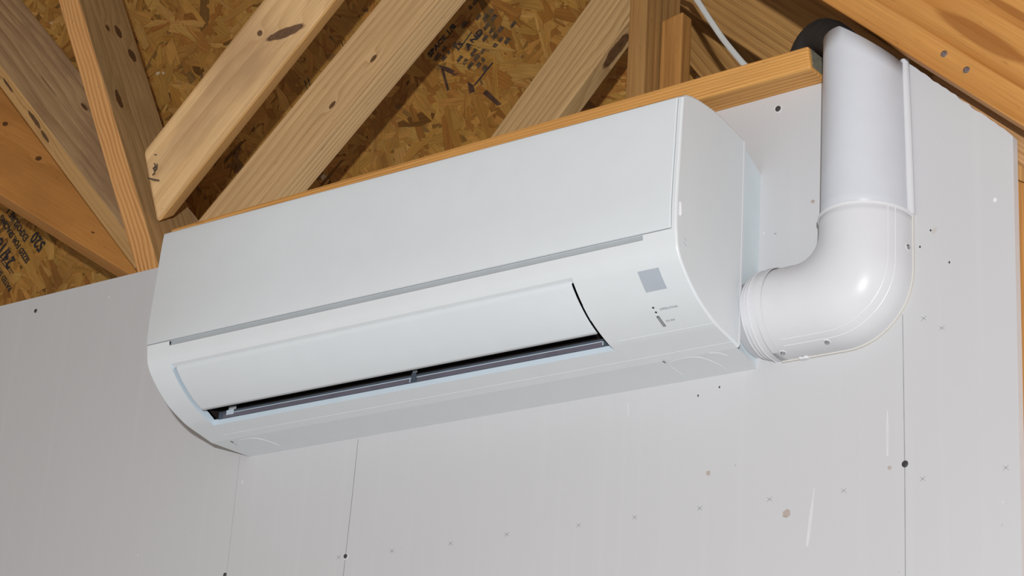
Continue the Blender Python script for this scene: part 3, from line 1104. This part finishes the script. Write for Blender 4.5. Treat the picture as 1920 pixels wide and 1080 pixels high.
XL, XR = 0.0470, 0.7445        # outlet opening
NX0, NX1 = 0.0483, 0.8524      # finger grip below the panel
RIM = 0.8935
xs = [(0.0, 0.0030, 0), (0.0010, 0.0010, 0), (0.0030, 0.0, 0), (XL, 0, 0), (NX0, 0, 0)]
xs += [(NX0 + (XR - NX0) * k / 8, 0, 0) for k in range(1, 8)]
xs += [(XR, 0, 0), (NX1, 0, 0), (RIM, 0, 0), (RIM + 0.0001, 0, 1), (0.8978, 0.0, 1), (0.8992, 0.0007, 1), (AW, 0.0024, 1)]
JPT, JPB, JNB, JFT, JLIP = [q * SUB for q in (I_PT, I_PB, I_NB, I_FT, I_LIP)]
rows = []      # (j, recessed flag)
for j in range(NP):
    if j == JPT:
        rows += [(j, 0), (j, 1)]
    elif j == JPB:
        rows += [(j, 1), (j, 0)]
    else:
        rows.append((j, 1 if JPT < j < JPB else 0))
v, f = [], []
nr = len(rows)
for (x, ins, rim) in xs:
    for (j, rec) in rows:
        off = -ins
        if rec and not rim: off -= 0.0045
        v.append(ppt(j, x, off))
for a in range(len(xs) - 1):
    xm = (xs[a][0] + xs[a + 1][0]) / 2
    for b in range(nr - 1):
        j0, j1 = rows[b][0], rows[b + 1][0]
        if XL < xm < XR and j0 >= JFT and j1 <= JLIP and j1 > j0: continue
        if NX0 < xm < NX1 and j0 >= JPB and j1 <= JNB: continue
        i0 = a * nr + b
        f.append((i0, i0 + 1, i0 + nr + 1, i0 + nr))
# end caps and open back closed
f.append(tuple(range(nr)))
f.append(tuple(range((len(xs) - 1) * nr, len(xs) * nr)))
for a in range(len(xs) - 1):
    f.append((a * nr, (a + 1) * nr, (a + 1) * nr + nr - 1, a * nr + nr - 1))
mesh_obj('casing', v, f, M_PLASTIC, unit, smooth=22)

# front panel shell
v, f = [], []
px_ = [(0.0006, 0.0022), (0.0016, 0.0006), (0.0032, 0), (0.25, 0), (0.5, 0), (0.75, 0), (RIM - 0.0026, 0), (RIM - 0.0014, 0.0006), (RIM - 0.0008, 0.0018)]
js = list(range(JPT, JPB + 1))
for (x, ins) in px_:
    for j in js:
        q = ppt(j, x, 0.0006 - ins - (0.0012 if j in (js[0], js[-1]) else 0))
        if j == js[-1]: q.z += 0.0009
        v.append(q)
n1 = len(js)
for a in range(len(px_) - 1):
    for b in range(n1 - 1):
        i0 = a * n1 + b
        f.append((i0, i0 + 1, i0 + n1 + 1, i0 + n1))
pn = mesh_obj('front_panel', v, f, M_PANEL, unit, smooth=25)
so = pn.modifiers.new('thickness', 'SOLIDIFY')
so.thickness = 0.0035
so.offset = -1

# recessed finger grip under the panel, its shade put into the grey colour
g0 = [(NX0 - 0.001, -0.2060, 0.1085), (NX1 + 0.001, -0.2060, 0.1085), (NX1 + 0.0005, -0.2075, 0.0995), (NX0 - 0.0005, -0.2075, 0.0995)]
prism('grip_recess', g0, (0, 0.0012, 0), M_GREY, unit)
prism('grip_edge', [(NX0, -0.2090, 0.1007), (NX1 - 0.001, -0.2090, 0.1007), (NX1 - 0.001, -0.2090, 0.0999), (NX0, -0.2090, 0.0999)], (0, 0.002, 0), plain('dark_seam', (0.16, 0.165, 0.17), 0.6), unit)

# opening walls (pale lip), dark cavity behind
v, f = [], []
jo = list(range(JFT, JLIP + 1))


def strip(pa, pb):
    b = len(v)
    for q, w in zip(pa, pb): v.extend([q, w])
    for i in range(len(pa) - 1): f.append((b + 2 * i, b + 2 * i + 1, b + 2 * i + 3, b + 2 * i + 2))


strip([ppt(j, XL) for j in jo], [ppt(j, XL + 0.0005, -0.011) for j in jo])
strip([ppt(JLIP, XL), ppt(JLIP, XR)], [Vector((XL, -0.1046, 0.0207)), Vector((XR, -0.1046, 0.0207))])
lip = mesh_obj('outlet_lip', v, f, M_LIP, unit)
v, f = [], []
strip([ppt(j, XR) for j in jo], [ppt(j, XR - 0.0003, -0.011) for j in jo])
mesh_obj('outlet_side', v, f, M_CAV, unit)
v, f = [], []
cv = [Vector((-0.1985, 0.0770)), Vector((-0.180, 0.110)), Vector((-0.140, 0.125)), Vector((-0.105, 0.110)), Vector((-0.088, 0.075)), Vector((-0.094, 0.040)), Vector((-0.1046, 0.0207))]
strip([Vector((XL, q.x, q.y)) for q in cv], [Vector((XR, q.x, q.y)) for q in cv])
for X in (XL + 0.0006, XR - 0.0004):
    b = len(v)
    ring = [Vector((X, q.x, q.y)) for q in cv] + [ppt(j, X, -0.011) for j in reversed(jo)]
    v += ring
    f.append(tuple(range(b, b + len(ring))))
mesh_obj('outlet_cavity', v, f, M_CAV, unit, fix=False)
# top edge of the opening folds in behind the flap
v, f = [], []
strip([ppt(JFT, XL), ppt(JFT, XR)], [pfrac(13.9, XL, -0.0042), pfrac(13.9, XR, -0.0042)])
mesh_obj('opening_fold', v, f, M_PLASTIC, unit)

# pale hinge pieces in the slit at the flap's right end
for ga, gb in ((13.0, 13.7), (15.35, 16.35)):
    q = [pfrac(ga + (gb - ga) * k / 4, XR - 0.0007, -0.0003) for k in range(5)]
    w = [pfrac(ga + (gb - ga) * k / 4, XR - 0.0007, -0.006) for k in range(5)]
    prism('flap_hinge', q + w[::-1], (0.0004, 0, 0), M_LIP, unit)

# swinging flap
FX0, FX1 = 0.0535, 0.7402
gs = [13.45, 13.62, 13.80, 13.98] + [14.15 + 0.25 * k for k in range(0, 13)] + [17.33]
offs = [-0.0058, -0.0036, -0.0014, -0.0006] + [-0.0004] * (len(gs) - 5) + [-0.0006]
v, f = [], []
fx = [(FX0, 0.0012), (FX0 + 0.001, 0.0002), (FX0 + 0.0025, 0.0), (0.25, 0), (0.45, 0), (0.62, 0), (FX1 - 0.0025, 0), (FX1 - 0.001, 0.0002), (FX1, 0.0012)]
for (x, ins) in fx:
    for g, o_ in zip(gs, offs): v.append(pfrac(g, x, o_ - ins))
n1 = len(gs)
for a in range(len(fx) - 1):
    for b in range(n1 - 1):
        i0 = a * n1 + b
        f.append((i0, i0 + 1, i0 + n1 + 1, i0 + n1))
fl_ = mesh_obj('louver_flap', v, f, M_PANEL, unit, smooth=35)
so = fl_.modifiers.new('thickness', 'SOLIDIFY')
so.thickness = 0.003
so.offset = -1

# inner lower vane with its pale seam, brackets and upright vanes
def plate(name, x0, x1, z0, z1, y0, mat, th=0.0008, slope=0.0):
    return prism(name, [(x0, y0, z0), (x1, y0, z0), (x1, y0 + slope, z1), (x0, y0 + slope, z1)], (0, th, 0), mat, unit)


plate('lower_vane', 0.056, 0.7438, 0.0195, 0.0303, -0.1056, M_VANE)
plate('lower_vane_face', 0.066, 0.4150, 0.0200, 0.0258, -0.1064, M_VANE2)
plate('lower_vane_face', 0.4270, 0.7270, 0.0200, 0.0258, -0.1064, M_VANE2)
plate('vane_seam', 0.080, 0.4165, 0.0257, 0.0267, -0.1068, M_LIP)
plate('vane_seam', 0.4255, 0.7285, 0.0257, 0.0267, -0.1068, M_LIP)
plate('vane_seam', 0.7272, 0.7284, 0.0212, 0.0267, -0.1068, M_LIP)
plate('vane_seam', 0.4138, 0.4150, 0.0205, 0.0257, -0.1068, M_LIP)
plate('vane_bracket', 0.0740, 0.0880, 0.0230, 0.0300, -0.1085, M_LIP)
plate('vane_bracket', 0.0780, 0.0920, 0.0300, 0.0350, -0.1085, M_GREY)
plate('vane_bracket', 0.4195, 0.4270, 0.0325, 0.0355, -0.1085, M_LIP)
plate('vane_bracket', 0.4180, 0.4255, 0.0215, 0.0325, -0.1085, M_VANE)
for k in range(17):
    x = 0.10 + k * 0.0385
    prism('upright_vane', [(x, -0.150, 0.045), (x, -0.118, 0.0335), (x, -0.100, 0.050), (x, -0.120, 0.085)], (0.0012, 0, 0), plain('upright_vane', (0.05, 0.04, 0.036), 0.5) if k == 0 else bpy.data.materials['upright_vane'], unit)

# receiver window, lamps, button, lettering
def patch(name, x0, x1, ga, gb, lift, mat, steps=5, skew=0.0):
    v, f = [], []
    for i in range(steps + 1):
        g = ga + (gb - ga) * i / steps
        sk = skew * i / steps
        v += [pfrac(g, x0 + sk, lift), pfrac(g, x1 + sk, lift), pfrac(g, x1 + sk, -0.0006), pfrac(g, x0 + sk, -0.0006)]
    for i in range(steps):
        for k in range(4):
            f.append((4 * i + k, 4 * i + (k + 1) % 4, 4 * i + 4 + (k + 1) % 4, 4 * i + 4 + k))
    f += [(0, 1, 2, 3), tuple(4 * steps + k for k in range(4))]
    return mesh_obj(name, v, f, mat, unit, smooth=30)


def gfind(y):
    best = min(range(0, 2100), key=lambda k: abs(crv(min(int(k / 100), len(PRC) - 2), k / 100 - min(int(k / 100), len(PRC) - 2)).x - y) + (10 if k < 1100 else 0))
    return best / 100


patch('receiver_window', 0.8373, 0.8672, gfind(-0.1957), gfind(-0.1755), 0.0003, M_SENSOR)
for yy in (-0.1575, -0.1510):
    g = gfind(yy)
    P = pfrac(g, 0.8361)
    j = int(round(g * SUB))
    nn = pnorm(j)
    disc_dome('indicator_lamp', P, (0, nn.x, nn.y), 0.0016, 0.0004, M_BLK, unit, 10, 2)
patch('switch_button', 0.8330, 0.8368, gfind(-0.1456), gfind(-0.1288), 0.0004, plain('button_dark', (0.12, 0.125, 0.13), 0.5), 5)
patch('button_face', 0.8341, 0.8362, gfind(-0.1440), gfind(-0.1300), 0.0008, plain('button_grey', (0.30, 0.31, 0.32), 0.5), 5)
for (txt, yy, x0, sz) in (('OPERATION', -0.1525, 0.8432, 0.0046), ('I/O SW', -0.1350, 0.8412, 0.0042)):
    g = gfind(yy)
    nn = pnorm(int(round(g * SUB)))
    N3 = Vector((0, nn.x, nn.y))
    yd = N3.cross(Vector((1, 0, 0)))
    if yd.z < 0: yd = -yd
    text_mesh(txt, sz, pfrac(g, x0, 0.0001), (1, 0, 0), yd, M_PRINT, unit, name='print_lettering', depth=0.00025, width=1.0)

# fold lines on the underside and the knock-out outline
def seam(name, x0, x1, g, mat=M_PLASTIC, r=0.0005):
    v, f = tube_vf([pfrac(g, x0, 0.0), pfrac(g, (x0 + x1) / 2, 0.0), pfrac(g, x1, 0.0)], r, 6)
    return mesh_obj(name, v, f, mat, unit, smooth=True)


seam('fold_line', 0.7600, 0.897, gfind(-0.1192))
seam('fold_line', 0.040, 0.897, gfind(-0.0765), r=0.0004)

# rear chassis against the wall
v = [(0.003, -0.0625, 0.0040), (0.897, -0.0625, 0.0040), (0.887, 0, -0.0018), (0.0204, 0, -0.0018),
     (0.003, -0.0625, 0.0085), (0.8915, -0.0625, 0.0085), (0.887, 0, 0.006), (0.0204, 0, 0.006)]
f = [(0, 1, 2, 3), (4, 5, 6, 7), (0, 1, 5, 4), (1, 2, 6, 5), (2, 3, 7, 6), (3, 0, 4, 7)]
mesh_obj('bottom_frame', v, f, M_PLASTIC, unit)
pr = [(0.0, -0.0015), (0.0, 0.2625), (-0.004, 0.2665), (-0.040, 0.2830), (-0.0625, 0.2830), (-0.0625, 0.03)]
prism('rear_chassis', [(0.0204, y, z) for y, z in pr], (0.887 - 0.0204, 0, 0), plain('chassis_plastic', (0.60, 0.66, 0.69), 0.4, var=0.02), unit)
mesh_obj('case_edge', *box_vf(0.8925, 0.9004, -0.0640, -0.0610, 0.008, 0.281), M_RIDGE, unit)
# knock-out outline near the right end of the underside
for pts in ([(0.7905, -0.020), (0.7905, -0.050), (0.7990, -0.0585), (0.828, -0.0605), (0.842, -0.052), (0.850, -0.030), (0.851, -0.012)],
            [(0.857, -0.0625), (0.868, -0.058), (0.874, -0.048)], [(0.052, -0.056), (0.075, -0.056), (0.09, -0.045), (0.098, -0.02)]):
    q = [Vector((x, y, 0.004 + (y + 0.0625) * (-0.0058 / 0.0625) - 0.0001)) for x, y in pts]
    v, f = tube_vf(smooth_path(q, 4), 0.0004, 6)
    mesh_obj('knockout_line', v, f, M_RIDGE, unit)
for q in ((1248, 680), (438, 830), (445, 834)):
    c = un(q, z=0.0025)
    v, f = tube_vf([c, c + Vector((-0.001, -0.005, 0.0005))], 0.0006, 6)
    mesh_obj('moulded_slot', v, f, plain('slot_dark', (0.10, 0.10, 0.09), 0.6) if 'slot_dark' not in bpy.data.materials else bpy.data.materials['slot_dark'], unit)
# clip and slots on the right end
v, f = tube_vf([(0.8995, -0.2035, 0.1415), (0.9003, -0.2035, 0.140), (0.9003, -0.2030, 0.1265), (0.8995, -0.2030, 0.125)], 0.0022, 8)
mesh_obj('panel_clip', v, f, M_RIDGE, unit, smooth=True)
for (yy, zz) in ((-0.1911, 0.0991), (-0.1907, 0.0930)):
    v, f = tube_vf([(0.9, yy - 0.003, zz + 0.0008), (0.9, yy + 0.003, zz - 0.0018)], 0.0008, 6)
    mesh_obj('moulded_slot', v, f, M_GREY, unit)
